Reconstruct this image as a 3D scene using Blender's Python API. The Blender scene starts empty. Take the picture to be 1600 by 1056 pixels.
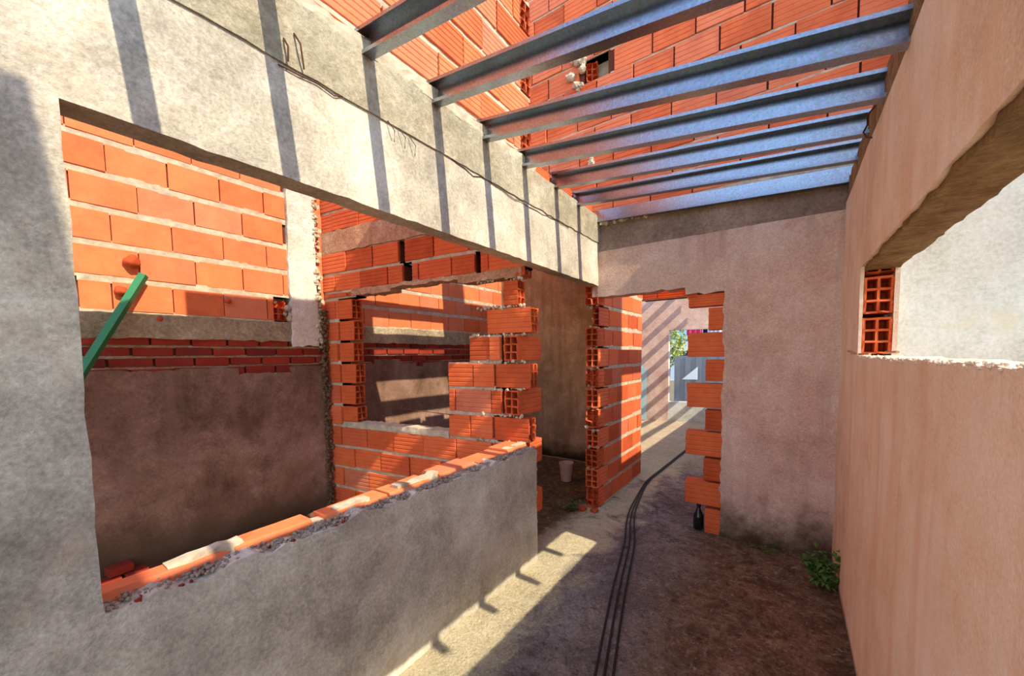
import bpy, bmesh, math, random
from mathutils import Vector, Matrix, noise

random.seed(7)
S = bpy.context.scene
COL = S.collection

# ------------------------------------------------------------------ helpers
def link(name, bm, mats, parent=None, smooth=False, sharp=0.5):
    me = bpy.data.meshes.new(name)
    bmesh.ops.recalc_face_normals(bm, faces=bm.faces[:]) if smooth else None
    bm.to_mesh(me); bm.free()
    if not isinstance(mats, (list, tuple)): mats = [mats]
    for m in mats: me.materials.append(m)
    if smooth:
        for p in me.polygons: p.use_smooth = True
        me.set_sharp_from_angle(angle=sharp)
    o = bpy.data.objects.new(name, me)
    COL.objects.link(o)
    if parent: o.parent = parent
    return o

def tag(o, label, cat, group=None, kind=None):
    o['label'] = label; o['category'] = cat
    if group: o['group'] = group
    if kind: o['kind'] = kind
    return o

def structure(o, label=None):
    o['kind'] = 'structure'
    if label: o['label'] = label
    return o

def empty(name, loc, label, cat, group=None):
    o = bpy.data.objects.new(name, None); o.location = loc; COL.objects.link(o)
    o.empty_display_size = .1
    return tag(o, label, cat, group)

def steps(a, b, d, extra=()):
    pts = {round(a, 5), round(b, 5)}
    for e in extra:
        if a < e < b: pts.add(round(e, 5))
    base = sorted(pts); out = []
    for p, q in zip(base, base[1:]):
        n = max(1, int(round((q - p) / d)))
        out += [p + (q - p) * i / n for i in range(n)]
    return out + [base[-1]]

def nz(p, f, seed=0.0):
    return noise.noise_vector(Vector(p) * f + Vector((seed, seed * 1.7, seed * .3)))

def slab(name, mats, parent, us, vs, depth, P, keep=None, amp=.003, rag=.0, smooth=True, seed=0., f=2.5, rough=.0, mat_of=None):
    """solid sheet of wall on a (u,v) lattice; keep(u,v) tells which cells exist; P(u,v,d) maps to space"""
    nu, nv = len(us) - 1, len(vs) - 1
    on = [[keep is None or keep((us[i] + us[i+1]) / 2, (vs[j] + vs[j+1]) / 2) for j in range(nv)] for i in range(nu)]
    def K(i, j): return 0 <= i < nu and 0 <= j < nv and on[i][j]
    bm = bmesh.new(); vd = {}
    def V(i, j, s):
        k = (i, j, s)
        if k in vd: return vd[k]
        u, v = us[i], vs[j]
        nb = K(i, j) + K(i-1, j) + K(i, j-1) + K(i-1, j-1)
        p = Vector(P(u, v, 0))
        a = nz(p, f, seed); b = nz(p, 23., seed + 5)
        d = depth if s else 0.
        du = dv = 0.
        if nb < 4:
            r = rag(u, v) if callable(rag) else rag
            c = nz(p, 14., seed + 9) + nz(p, 41., seed + 2) * .6
            du = c.x * r; dv = c.y * r
        dd = (a.x * amp + b.x * rough) if not s else 0.
        vd[k] = bm.verts.new(P(u + du, v + dv, d + dd))
        return vd[k]
    for i in range(nu):
        for j in range(nv):
            if not on[i][j]: continue
            fs = []
            fs.append(bm.faces.new((V(i, j, 0), V(i+1, j, 0), V(i+1, j+1, 0), V(i, j+1, 0))))
            bm.faces.new((V(i, j, 1), V(i, j+1, 1), V(i+1, j+1, 1), V(i+1, j, 1)))
            if mat_of: fs[0].material_index = mat_of((us[i] + us[i+1]) / 2, (vs[j] + vs[j+1]) / 2)
            def side(a0, a1, b0, b1):
                g = bm.faces.new((V(*a0, 0), V(*a0, 1), V(*a1, 1), V(*a1, 0)))
                if len(link_mats) > 1 and side_idx is not None: g.material_index = side_idx
            if not K(i-1, j): side((i, j), (i, j+1), 0, 0)
            if not K(i+1, j): side((i+1, j+1), (i+1, j), 0, 0)
            if not K(i, j-1): side((i+1, j), (i, j), 0, 0)
            if not K(i, j+1): side((i, j+1), (i+1, j+1), 0, 0)
    return link(name, bm, mats, parent, smooth, .45)
link_mats = [0]; side_idx = None

def brick_profile(z0, z1, d0, ridges, gd=.003):
    h = z1 - z0
    pr = [(z0, d0 + .004), (z0 + .004, d0)]
    for k in range(ridges):
        c = z0 + h * (k + 1) / (ridges + 1)
        pr += [(c - .007, d0), (c - .003, d0 + gd), (c + .003, d0 + gd), (c + .007, d0)]
    pr += [(z1 - .004, d0), (z1, d0 + .004)]
    return pr

def add_brick(bm, tl, P, u0, u1, z0, z1, d0, depth, ridges, tint, skew=0.):
    pr = brick_profile(z0, z1, d0, ridges)
    a = [bm.verts.new(P(u0, z, d)) for z, d in pr]
    b = [bm.verts.new(P(u1, z, d + skew)) for z, d in pr]
    ab = [bm.verts.new(P(u0, z, depth)) for z in (z0, z1)]
    bb = [bm.verts.new(P(u1, z, depth)) for z in (z0, z1)]
    fs = [bm.faces.new((a[i], b[i], b[i+1], a[i+1])) for i in range(len(pr) - 1)]
    fs.append(bm.faces.new((ab[0], bb[0], b[0], a[0])))
    fs.append(bm.faces.new((a[-1], b[-1], bb[1], ab[1])))
    fs.append(bm.faces.new([ab[0]] + a + [ab[1]]))
    fs.append(bm.faces.new([bb[1]] + b[::-1] + [bb[0]]))
    fs.append(bm.faces.new((ab[1], bb[1], bb[0], ab[0])))
    for f in fs: f[tl] = tint

def bricks(name, parent, P, rows, blen, depth=.13, vg=.006, hg=.02, ridges=3, mat=None, jit=.004, holes=(), seed=1, mortar=.009, mort_mat=None, mort_rough=.004, mort_step=.05, off_step=.5):
    """courses of clay bricks as one mesh, with a rough mortar bed as its child; rows: (z0, z1, [(ua, ub), ...])"""
    rnd = random.Random(seed)
    bm = bmesh.new(); tl = bm.faces.layers.float.new('tint')
    for k, (z0, z1, rngs) in enumerate(rows):
        off = blen * (off_step if k % 2 else 0.) + rnd.uniform(-.02, .02)
        for ua, ub in rngs:
            n0 = math.floor((ua - off) / blen) - 1
            u = n0 * blen + off
            while u < ub:
                a, b = max(u, ua), min(u + blen, ub)
                u += blen
                if b - a < .035: continue
                mid = (a + b) / 2; zm = (z0 + z1) / 2
                if any(h[0] < mid < h[1] and h[2] < zm < h[3] for h in holes): continue
                add_brick(bm, tl, P, a + vg/2 + rnd.uniform(0, .003), b - vg/2 - rnd.uniform(0, .003),
                          z0 + hg/2 + rnd.uniform(-.003, .003), z1 - hg/2 + rnd.uniform(-.003, .003),
                          rnd.uniform(-jit, jit), depth - .004, ridges, rnd.random(), rnd.uniform(-jit, jit) * .7)
    o = link(name, bm, mat or M['brick'], parent)
    us = set(); vs = set()
    for z0, z1, r in rows:
        vs |= {z0, z1}
        for a, b in r: us |= {a, b}
    U = steps(min(us), max(us), mort_step, sorted(us)); W = steps(min(vs), max(vs), mort_step, sorted(vs))
    def keep0(u, v):
        if any(h[0] < u < h[1] and h[2] < v < h[3] for h in holes): return False
        return any(z0 <= v <= z1 and any(a <= u <= b for a, b in r) for z0, z1, r in rows)
    c = slab('brick_core', M['brick_core'], o, steps(min(us), max(us), .12, sorted(us)), steps(min(vs), max(vs), .12, sorted(vs)), depth - .03, lambda u, v, d: P(u, v, d + .022), keep0, amp=0., smooth=False)
    c['label'] = 'dark gaps between the bricks'
    W = set(W)
    W = {w for w in W if min(abs(w - q) for q in vs) < 1e-6}
    for z0, z1, r in rows: W |= {round(z0 + hg * .8, 5), round(z1 - hg * .8, 5)}
    W = sorted(W)
    def keep(u, v):
        return keep0(u, v) and any(z0 <= v <= z1 and (v - z0 < hg * .81 or z1 - v < hg * .81) for z0, z1, r in rows)
    m = slab('mortar_bed', mort_mat or M['mortar'], o, U, W, depth - mortar, lambda u, v, d: P(u, v, d + mortar), keep, amp=.001, rough=mort_rough, seed=seed * 3.1, smooth=False)
    m['label'] = 'pale rough mortar joints'
    for ha, hb_, hc, hd in holes:
        r = slab('recess', mort_mat or M['mortar'], o, steps(ha - .05, hb_ + .05, .05), steps(hc - .02, hd + .02, .05), .03, lambda u, v, d: P(u, v, d + depth - .012), None, amp=.003, rough=.003)
        r['label'] = 'dark hole where a brick is missing'
    return o

HB = {}
def hollow_mesh(w, h, l, rows=3, cols=2, broken=0):
    key = (round(w, 3), round(h, 3), round(l, 3), rows, cols, broken)
    if key in HB: return HB[key]
    rnd = random.Random(hash(key) & 0xffff)
    bm = bmesh.new(); tl = bm.faces.layers.float.new('tint')
    t = .011
    xs = [-w/2]
    cw = (w - t * (cols + 1)) / cols
    for c in range(cols): xs += [-w/2 + t + c * (cw + t), -w/2 + (c + 1) * (cw + t)]
    xs.append(w/2)
    zs = [0.]
    ch = (h - t * (rows + 1)) / rows
    for r in range(rows): zs += [t + r * (ch + t), (r + 1) * (ch + t)]
    zs.append(h)
    for y, sgn in ((0., 1), (l, -1)):
        g = {}
        def V(i, j, d=0):
            k = (i, j, d)
            if k not in g: g[k] = bm.verts.new((xs[i], y + sgn * (d * min(.16, l * .48) + (rnd.uniform(-.004, .012) * (1 + 3 * broken) if not d else 0)), zs[j]))
            return g[k]
        for i in range(len(xs) - 1):
            for j in range(len(zs) - 1):
                q = [(i, j), (i+1, j), (i+1, j+1), (i, j+1)]
                if i % 2 == 1 and j % 2 == 1:
                    for (a, b), (c, d) in zip(q, q[1:] + q[:1]):
                        bm.faces.new((V(a, b), V(c, d), V(c, d, 1), V(a, b, 1)))
                    bm.faces.new([V(a, b, 1) for a, b in q])
                else:
                    bm.faces.new([V(a, b) for a, b in q])
    for sx in (-1, 1):
        pr = brick_profile(0., h, 0., 4)
        a = [bm.verts.new((sx * (w/2 - d), .002, z)) for z, d in pr]
        b = [bm.verts.new((sx * (w/2 - d), l - .002, z)) for z, d in pr]
        for i in range(len(pr) - 1): bm.faces.new((a[i], b[i], b[i+1], a[i+1]))
    for z in (.001, h - .001):
        bm.faces.new([bm.verts.new(c) for c in ((-w/2 + .002, .002, z), (w/2 - .002, .002, z), (w/2 - .002, l - .002, z), (-w/2 + .002, l - .002, z))])
    tt = rnd.random()
    for f in bm.faces: f[tl] = tt
    bmesh.ops.recalc_face_normals(bm, faces=bm.faces[:])
    me = bpy.data.meshes.new('hollow_brick'); bm.to_mesh(me); bm.free()
    me.materials.append(M['brick'])
    HB[key] = me
    return me

def hollow(parent, x, y, z, rot, w=.13, h=.19, l=.3, rows=3, cols=2, broken=0, tilt=0., label=None):
    """hollow clay brick; hole end at (x,y,z) bottom centre, body running along local +Y, turned by rot degrees"""
    o = bpy.data.objects.new('hollow_brick', hollow_mesh(w, h, l, rows, cols, broken))
    COL.objects.link(o); o.parent = parent
    o.location = (x, y, z); o.rotation_euler = (tilt, 0, math.radians(rot))
    if label: o['label'] = label
    return o

def tube(name, pts, r, mat, parent=None, n=8, closed_ends=True):
    bm = bmesh.new(); rings = []
    pts = [Vector(p) for p in pts]
    for i, p in enumerate(pts):
        t = (pts[min(i+1, len(pts)-1)] - pts[max(i-1, 0)]).normalized()
        up = Vector((0, 0, 1)) if abs(t.z) < .9 else Vector((1, 0, 0))
        a = t.cross(up).normalized(); b = t.cross(a)
        rr = r[i] if isinstance(r, (list, tuple)) else r
        rings.append([bm.verts.new(p + (a * math.cos(2*math.pi*k/n) + b * math.sin(2*math.pi*k/n)) * rr) for k in range(n)])
    for A, B in zip(rings, rings[1:]):
        for k in range(n): bm.faces.new((A[k], A[(k+1) % n], B[(k+1) % n], B[k]))
    if closed_ends: bm.faces.new(rings[0][::-1]); bm.faces.new(rings[-1])
    return link(name, bm, mat, parent, True, 1.0)

def box(bm, lo, hi, mi=0):
    v = [bm.verts.new((x, y, z)) for x in (lo[0], hi[0]) for y in (lo[1], hi[1]) for z in (lo[2], hi[2])]
    for q in ((0,1,3,2), (4,6,7,5), (0,4,5,1), (2,3,7,6), (0,2,6,4), (1,5,7,3)):
        f = bm.faces.new([v[i] for i in q]); f.material_index = mi

def lathe(bm, prof, n=24):
    rings = [[bm.verts.new((r * math.cos(2*math.pi*k/n), r * math.sin(2*math.pi*k/n), z)) for k in range(n)] for r, z in prof]
    for A, B in zip(rings, rings[1:]):
        for k in range(n): bm.faces.new((A[k], A[(k+1) % n], B[(k+1) % n], B[k]))
    bm.faces.new(rings[0][::-1]); bm.faces.new(rings[-1])

def lump(bm, c, r, seed=0, sub=2, amp=.35, flat=1.):
    ret = bmesh.ops.create_icosphere(bm, subdivisions=sub, radius=1.)
    for v in ret['verts']:
        d = v.co.normalized(); k = 1 + amp * noise.noise(d * 1.6 + Vector((seed, seed * 2, 0)))
        v.co = Vector(c) + Vector((d.x * r * k, d.y * r * k, d.z * r * k * flat))

# ------------------------------------------------------------------ materials
M = {}
def newmat(name):
    m = bpy.data.materials.new(name); m.use_nodes = True
    nt = m.node_tree; nt.nodes.clear()
    out = nt.nodes.new('ShaderNodeOutputMaterial'); b = nt.nodes.new('ShaderNodeBsdfPrincipled')
    nt.links.new(b.outputs[0], out.inputs[0])
    b.inputs['Specular IOR Level'].default_value = .15
    b.inputs['Roughness'].default_value = .9
    M[name] = m
    return m, nt, b

class G:
    def __init__(s, nt): s.nt = nt; s.tc = nt.nodes.new('ShaderNodeTexCoord')
    def L(s, a, b): s.nt.links.new(a, b)
    def noise(s, scale, detail=6, rough=.6, dist=0., stretch=None, coord=None):
        n = s.nt.nodes.new('ShaderNodeTexNoise')
        n.inputs['Scale'].default_value = scale; n.inputs['Detail'].default_value = detail
        n.inputs['Roughness'].default_value = rough; n.inputs['Distortion'].default_value = dist
        c = coord or s.tc.outputs['Object']
        if stretch:
            mp = s.nt.nodes.new('ShaderNodeMapping'); mp.inputs['Scale'].default_value = stretch
            s.L(c, mp.inputs['Vector']); c = mp.outputs[0]
        s.L(c, n.inputs['Vector']); return n.outputs['Fac']
    def ramp(s, f, stops):
        r = s.nt.nodes.new('ShaderNodeValToRGB')
        e = r.color_ramp.elements
        while len(e) < len(stops): e.new(.5)
        for q, (p, c) in zip(e, stops):
            q.position = p; q.color = (*c, 1) if not isinstance(c, (int, float)) else (c, c, c, 1)
        s.L(f, r.inputs[0]); return r.outputs[0]
    def mix(s, f, a, b, mode='MIX'):
        m = s.nt.nodes.new('ShaderNodeMix'); m.data_type = 'RGBA'; m.blend_type = mode
        for sock, val in ((m.inputs[0], f), (m.inputs[6], a), (m.inputs[7], b)):
            if hasattr(val, 'is_linked'): s.L(val, sock)
            elif isinstance(val, (int, float)): sock.default_value = val
            else: sock.default_value = (*val, 1)
        return m.outputs[2]
    def math(s, op, a, b=0., clamp=False):
        m = s.nt.nodes.new('ShaderNodeMath'); m.operation = op; m.use_clamp = clamp
        for sock, val in ((m.inputs[0], a), (m.inputs[1], b)):
            if hasattr(val, 'is_linked'): s.L(val, sock)
            else: sock.default_value = val
        return m.outputs[0]
    def xyz(s):
        n = s.nt.nodes.new('ShaderNodeSeparateXYZ'); s.L(s.tc.outputs['Object'], n.inputs[0]); return n.outputs
    def mrange(s, v, a, b, c=0., d=1.):
        n = s.nt.nodes.new('ShaderNodeMapRange'); n.interpolation_type = 'SMOOTHSTEP'
        s.L(v, n.inputs[0])
        for i, q in enumerate((a, b, c, d)): n.inputs[i+1].default_value = q
        return n.outputs[0]
    def bump(s, bsdf, h, strength, dist=.01, prev=None):
        n = s.nt.nodes.new('ShaderNodeBump'); n.inputs['Strength'].default_value = strength; n.inputs['Distance'].default_value = dist
        s.L(h, n.inputs['Height'])
        if prev: s.L(prev, n.inputs['Normal'])
        s.L(n.outputs[0], bsdf.inputs['Normal']); return n.outputs[0]
    def attr(s, name):
        n = s.nt.nodes.new('ShaderNodeAttribute'); n.attribute_name = name; return n.outputs['Fac']

def srgb(r, g, b):
    f = lambda c: ((c / 255 + .055) / 1.055) ** 2.4 if c / 255 > .04045 else c / 255 / 12.92
    return (f(r), f(g), f(b))

def plaster(name, c0, c1, c2, scale=1.4, bump=.35, grain=90., moss=None, streak=None, spots=None, seams=0.):
    m, nt, b = newmat(name); g = G(nt)
    col = g.ramp(g.noise(scale, 10, .72, .1), [(.36, c0), (.5, c1), (.64, c2)])
    col = g.mix(.5, col, g.ramp(g.noise(scale * .6, 10, .75, .2), [(.38, .36), (.62, .62)]), 'OVERLAY')
    fine = g.noise(grain, 3, .7)
    col = g.mix(.6, col, g.ramp(fine, [(.3, .3), (.7, .7)]), 'OVERLAY')
    blot = g.noise(scale * 5, 6, .7)
    col = g.mix(.7, col, g.ramp(blot, [(.3, .36), (.7, .62)]), 'OVERLAY')
    if streak:
        sn = g.noise(2.2, 6, .65, .2, stretch=(3.2, 3.2, .35))
        col = g.mix(g.ramp(sn, [(.48, 0.), (.72, .75)]), col, streak)
    if spots:
        sn = g.noise(3.1, 7, .7, .6)
        col = g.mix(g.ramp(sn, [(.55, 0.), (.72, .8)]), col, spots)
    if moss:  # dark foot tint: moss on the back wall, recess shade on the tan wall
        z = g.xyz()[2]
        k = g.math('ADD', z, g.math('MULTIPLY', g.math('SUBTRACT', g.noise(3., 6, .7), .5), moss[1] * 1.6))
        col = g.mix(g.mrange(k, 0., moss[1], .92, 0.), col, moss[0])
    nt.links.new(col, b.inputs['Base Color'])
    h = g.math('ADD', g.math('MULTIPLY', g.noise(scale * 9, 8, .7), 1.), g.math('MULTIPLY', fine, .35))
    g.bump(b, h, bump, .02)
    return m

def brickmat(name, stops, dirt, dirt_amt=.5, bump=.25, lines=0.):
    m, nt, b = newmat(name); g = G(nt)
    col = g.ramp(g.attr('tint'), stops)
    col = g.mix(.55, col, g.ramp(g.noise(6, 8, .75), [(.3, .3), (.7, .68)]), 'OVERLAY')
    col = g.mix(.12, col, g.ramp(g.noise(8, 4, .6, 0, (1, 1, 14)), [(.3, .36), (.7, .64)]), 'OVERLAY')
    col = g.mix(g.ramp(g.noise(2.6, 8, .75, .5), [(.56, 0.), (.74, dirt_amt)]), col, dirt)
    nt.links.new(col, b.inputs['Base Color'])
    b.inputs['Roughness'].default_value = .8
    g.bump(b, g.math('ADD', g.noise(60, 4, .7), g.math('MULTIPLY', g.noise(5, 3, .5, 0, (1, 1, 22)), .5)), bump, .006)
    return m

def simple(name, c, rough=.7, metal=0., var=.2, scale=12., bump=.1, spec=.3, c2=None):
    m, nt, b = newmat(name); g = G(nt)
    n = g.noise(scale, 6, .65)
    if c2: col = g.ramp(n, [(.35, c), (.65, c2)])
    else: col = g.mix(var, c, g.ramp(n, [(.3, .3), (.7, .7)]), 'OVERLAY')
    nt.links.new(col, b.inputs['Base Color'])
    b.inputs['Roughness'].default_value = rough; b.inputs['Metallic'].default_value = metal
    b.inputs['Specular IOR Level'].default_value = spec
    if bump: g.bump(b, n, bump, .01)
    return m

brickmat('brick', [(0., srgb(178, 78, 42)), (.3, srgb(212, 102, 56)), (.6, srgb(222, 112, 66)), (.85, srgb(202, 92, 54)), (1., srgb(200, 116, 84))], srgb(176, 134, 108), .4)
brickmat('brick_pale', [(0., srgb(210, 108, 64)), (.35, srgb(226, 126, 78)), (.7, srgb(220, 116, 74)), (1., srgb(212, 128, 92))], srgb(220, 146, 104), .15, .2)
brickmat('brick_upper', [(0., srgb(198, 94, 56)), (.5, srgb(222, 118, 74)), (1., srgb(210, 124, 92))], srgb(200, 150, 120), .25)
brickmat('brick_red', [(0., srgb(132, 46, 34)), (.5, srgb(150, 54, 38)), (1., srgb(112, 42, 36))], srgb(136, 108, 92), .6, .4)
simple('mortar', srgb(204, 190, 162), .95, 0, 0, 14., .5, .1, srgb(166, 152, 130))
plaster('plaster_left', srgb(158, 148, 132), srgb(190, 181, 162), srgb(216, 209, 190), 1.5, .4, 70., None, None, srgb(190, 168, 142))
plaster('concrete_beam', srgb(158, 148, 124), srgb(176, 166, 142), srgb(188, 178, 156), 2., .6, 60., None, None, srgb(150, 130, 108))
plaster('plaster_back', srgb(198, 166, 146), srgb(212, 182, 164), srgb(220, 194, 178), 1.2, .4, 80., (srgb(58, 44, 22), .42), srgb(176, 150, 130))
plaster('concrete_back', srgb(126, 108, 92), srgb(146, 126, 108), srgb(164, 144, 126), 2.2, .8, 50.)
plaster('plaster_right', srgb(220, 192, 164), srgb(236, 212, 188), srgb(242, 224, 206), 1.1, .3, 110., (srgb(84, 66, 46), .07), srgb(222, 182, 148))
plaster('concrete_right', srgb(134, 104, 66), srgb(162, 130, 90), srgb(186, 156, 116), 5., .9, 60.)
plaster('plaster_white', srgb(182, 186, 176), srgb(202, 206, 198), srgb(212, 219, 216), 1.4, .06, 60., None, None, srgb(206, 204, 180))
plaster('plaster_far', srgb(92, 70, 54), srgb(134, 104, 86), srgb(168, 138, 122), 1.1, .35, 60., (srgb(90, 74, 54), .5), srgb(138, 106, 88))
plaster('plaster_tan', srgb(160, 134, 96), srgb(184, 156, 116), srgb(198, 172, 134), 1.3, .4, 60., (srgb(24, 16, 10), .3), srgb(134, 108, 78))  # near-black foot: the shade of a recess painted into the colour
plaster('plaster_end', srgb(196, 166, 150), srgb(206, 178, 164), srgb(212, 188, 176), 1.2, .3, 60.)
plaster('concrete_band', srgb(138, 122, 96), srgb(160, 144, 116), srgb(176, 160, 134), 2., .7, 40.)
plaster('concrete_column', srgb(196, 186, 168), srgb(212, 204, 188), srgb(222, 216, 204), 2.2, .6, 50., None, None, srgb(164, 152, 136))
plaster('concrete_patch', srgb(168, 124, 96), srgb(184, 142, 112), srgb(192, 158, 130), 2.5, .6, 50.)
simple('galvanised', (.45, .46, .47), .28, .97, .3, 40., .05, .5)
simple('mortar_white', srgb(224, 210, 192), .95, 0, .1, 14., .4)
simple('rubble', srgb(88, 68, 46), .95, 0, 0, 9., .4, .1, srgb(122, 100, 74))
simple('brick_core', srgb(96, 52, 36), .95, 0, .3, 20., .2)
simple('render_dark', srgb(138, 122, 106), .95, 0, 0, 9., .4, .1, srgb(166, 150, 132))
simple('rust', srgb(88, 52, 34), .8, 0, .4, 50., .3)
simple('rebar', srgb(52, 40, 36), .7, .3, .4, 60., .3)
simple('green_paint', srgb(44, 122, 76), .5, 0, .15, 14., .1, .4)
simple('bucket_plastic', srgb(206, 184, 164), .6, 0, .4, 9., .1, .4)
simple('bottle_glass', (.006, .012, .010), .18, 0, .1, 9., 0, .6)
simple('leaf', srgb(50, 82, 30), .6, 0, 0, 30., .1, .3, srgb(84, 118, 46))
simple('leaf_yellow', srgb(120, 136, 48), .6, 0, 0, 8., .1, .3, srgb(176, 178, 84))  # yellow-green leaf colour of the bush and tree outside
simple('stem', srgb(84, 70, 40), .8)
simple('blue_board', srgb(166, 196, 200), .6, 0, .2, 5., .1)
simple('timber', srgb(150, 118, 80), .8, 0, .3, 9., .2)
simple('white_wall', srgb(214, 220, 224), .8, 0, .1, 2.)
simple('blue_wall', srgb(150, 190, 214), .8, 0, .1, 2.)
simple('grey_sheet', srgb(128, 130, 138), .6, .2, .2, 5.)
simple('white_sheet', srgb(220, 226, 228), .6, 0, .1, 5.)
simple('pink_cloth', srgb(214, 60, 110), .9)
simple('dark_cloth', srgb(40, 44, 58), .9)
simple('white_cloth', srgb(214, 218, 222), .9)
simple('ground', srgb(120, 108, 84), .95, 0, .3, 3., .4)
simple('splinter', srgb(196, 150, 110), .8)

# floor
def floor_mat():
    m, nt, b = newmat('floor'); g = G(nt)
    x, y, z = g.xyz()
    base = g.ramp(g.noise(1.7, 9, .7, .6), [(.28, srgb(104, 92, 84)), (.5, srgb(150, 135, 125)), (.7, srgb(186, 172, 160))])
    sunlit_cement = g.ramp(g.noise(4, 8, .75), [(.3, srgb(208, 192, 150)), (.6, srgb(228, 214, 176)), (.75, srgb(240, 232, 206))])
    w = g.math('MULTIPLY', g.math('SUBTRACT', g.noise(2.4, 6, .7, .8), .5), .9)
    xe = g.math('ADD', x, w)
    col = g.mix(g.mrange(xe, -1.28, -1.05, 1., 0.), base, sunlit_cement)  # strip by the left wall: pale cement with sunlight painted in
    brown = g.ramp(g.noise(6.5, 10, .78, .7), [(.34, srgb(74, 54, 36)), (.46, srgb(124, 96, 68)), (.58, srgb(160, 130, 98)), (.7, srgb(198, 172, 144))])
    ye = g.math('ADD', y, g.math('MULTIPLY', w, 1.4))
    k = g.math('MULTIPLY', g.mrange(xe, -.75, -.35), g.mrange(ye, 3.5, 3.9, 1., 0.))
    col = g.mix(g.math('MULTIPLY', k, .9), col, brown)
    # moss in the small rear room
    k2 = g.math('MULTIPLY', g.mrange(x, -1.75, -1.55, 1., 0.), g.mrange(ye, 2.6, 2.9))
    k2 = g.math('MULTIPLY', k2, g.mrange(y, 5.0, 5.2, 1., 0.))
    mossy = g.ramp(g.noise(7, 9, .75, .4), [(.3, srgb(52, 40, 16)), (.5, srgb(96, 78, 36)), (.7, srgb(122, 104, 66))])
    col = g.mix(g.math('MULTIPLY', k2, .92), col, mossy)
    # black damp stains by the doorway
    st = g.ramp(g.noise(3.4, 9, .78, .9), [(.5, 0.), (.66, 1.)])
    k3 = g.math('MULTIPLY', g.math('MULTIPLY', g.mrange(ye, 2.7, 3.3), g.mrange(ye, 4.6, 5.1, 1., 0.)), g.mrange(xe, -.5, -.2, 1., 0.))
    col = g.mix(g.math('MULTIPLY', k3, g.math('MULTIPLY', st, .9)), col, srgb(58, 50, 50))
    st2 = g.ramp(g.noise(2.3, 9, .8, 1.4), [(.54, 0.), (.7, .75)])
    col = g.mix(g.math('MULTIPLY', st2, g.mrange(xe, -1.2, -1.0)), col, srgb(84, 72, 62))
    # end room paler
    col = g.mix(g.mrange(y, 5.0, 6.4), col, g.ramp(g.noise(3, 8, .7), [(.3, srgb(186, 164, 134)), (.7, srgb(212, 192, 160))]))
    col = g.mix(.85, col, g.ramp(g.noise(75, 4, .75), [(.3, .25), (.7, .75)]), 'OVERLAY')
    col = g.mix(.6, col, g.ramp(g.noise(22, 8, .8), [(.35, .28), (.65, .66)]), 'OVERLAY')
    col = g.mix(g.math('MULTIPLY', g.ramp(g.noise(13, 10, .8, .2), [(.53, 0.), (.6, .55)]), g.mrange(xe, -1.25, -1.05, .25, 1.)), col, srgb(62, 50, 40))  # fewer dark blotches on the sunlit strip, so it stays bright
    col = g.mix(g.ramp(g.noise(17, 10, .8, .3), [(.55, 0.), (.64, .7)]), col, srgb(204, 186, 168))
    nt.links.new(col, b.inputs['Base Color'])
    h = g.math('ADD', g.math('MULTIPLY', g.noise(9, 9, .75), 1.), g.math('MULTIPLY', g.noise(60, 4, .7), .4))
    g.bump(b, h, 1., .05)
floor_mat()

# galvanised spangle
nt = M['galvanised'].node_tree; g = G(nt); b = [n for n in nt.nodes if n.type == 'BSDF_PRINCIPLED'][0]
vo = nt.nodes.new('ShaderNodeTexVoronoi'); vo.inputs['Scale'].default_value = 120
nt.links.new(g.tc.outputs['Object'], vo.inputs['Vector'])
c = g.mix(.4, (.25, .35, .47), vo.outputs['Color'], 'SOFT_LIGHT')
hs = nt.nodes.new('ShaderNodeHueSaturation'); hs.inputs['Saturation'].default_value = .55
nt.links.new(c, hs.inputs['Color'])
dirt = g.mix(g.ramp(g.noise(3, 6, .7), [(.5, 0.), (.75, .35)]), hs.outputs[0], srgb(150, 140, 124))
nt.links.new(dirt, b.inputs['Base Color'])

# ------------------------------------------------------------------ mappings of the wall planes
XL = -1.5                      # corridor's left wall face
PL = lambda u, v, d: (XL - d, u, v)
PR = lambda u, v, d: (.3 + d, u, v)
YB = 3.58
PB = lambda u, v, d: (u, YB + d, v)
XF = -3.79
PF = lambda u, v, d: (XF - d, u, v)
SK = .13
PP = lambda u, v, d: (u, 2.45 + SK * (u + 1.5) + d, v)

# ------------------------------------------------------------------ floor
def fl():
    us = steps(-5.5, 4.5, .1); vs = steps(-3., 9.6, .1)
    return slab('floor', M['floor'], None, us, vs, .2, lambda u, v, d: (u, v, -d), amp=.012, rough=.004, f=1.3)
structure(fl(), 'stained concrete floor')

# ------------------------------------------------------------------ left wall: post, low wall, lintel, ring beam
us = steps(-1.6, 2.43, .06, (.19,)); vs = steps(-.04, 2.19, .06, (.845,))
def keepL(u, v): return u < .19 or v < .845
def ragL(u, v): return .03 if (v > .8 and v < .9 and u > .2) else .006
wl = structure(slab('wall_left', M['plaster_left'], None, us, vs, .1, PL, keepL, amp=.006, rag=ragL), 'rendered grey wall with a large opening over a low parapet')
o = slab('render_coat', M['plaster_left'], wl, steps(-1.6, 3.74, .06), steps(2.185, 2.582, .05), .1, PL, None, amp=.006, rag=lambda u, v: .006 if v < 2.3 else .004, seed=0.)
o['label'] = 'rendered lintel face over the opening'
o = slab('ring_beam', M['concrete_beam'], wl, steps(-1.6, 3.74, .06), steps(2.58, 2.825, .05), .108, lambda u, v, d: (XL + .008 - d, u, v), None, amp=.005, rag=.008, rough=.002)
o['label'] = 'raw concrete beam along the top of the wall'
# mortar fillet at top
o = slab('mortar_fillet', M['mortar'], wl, steps(-1.6, 2.45, .035), steps(2.815, 2.875, .03), .1, lambda u, v, d: (XL + .006 - d, u, v), None, amp=.006, rag=.014, rough=.01, smooth=False)
o['label'] = 'crumbly mortar between beam and bricks'
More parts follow.
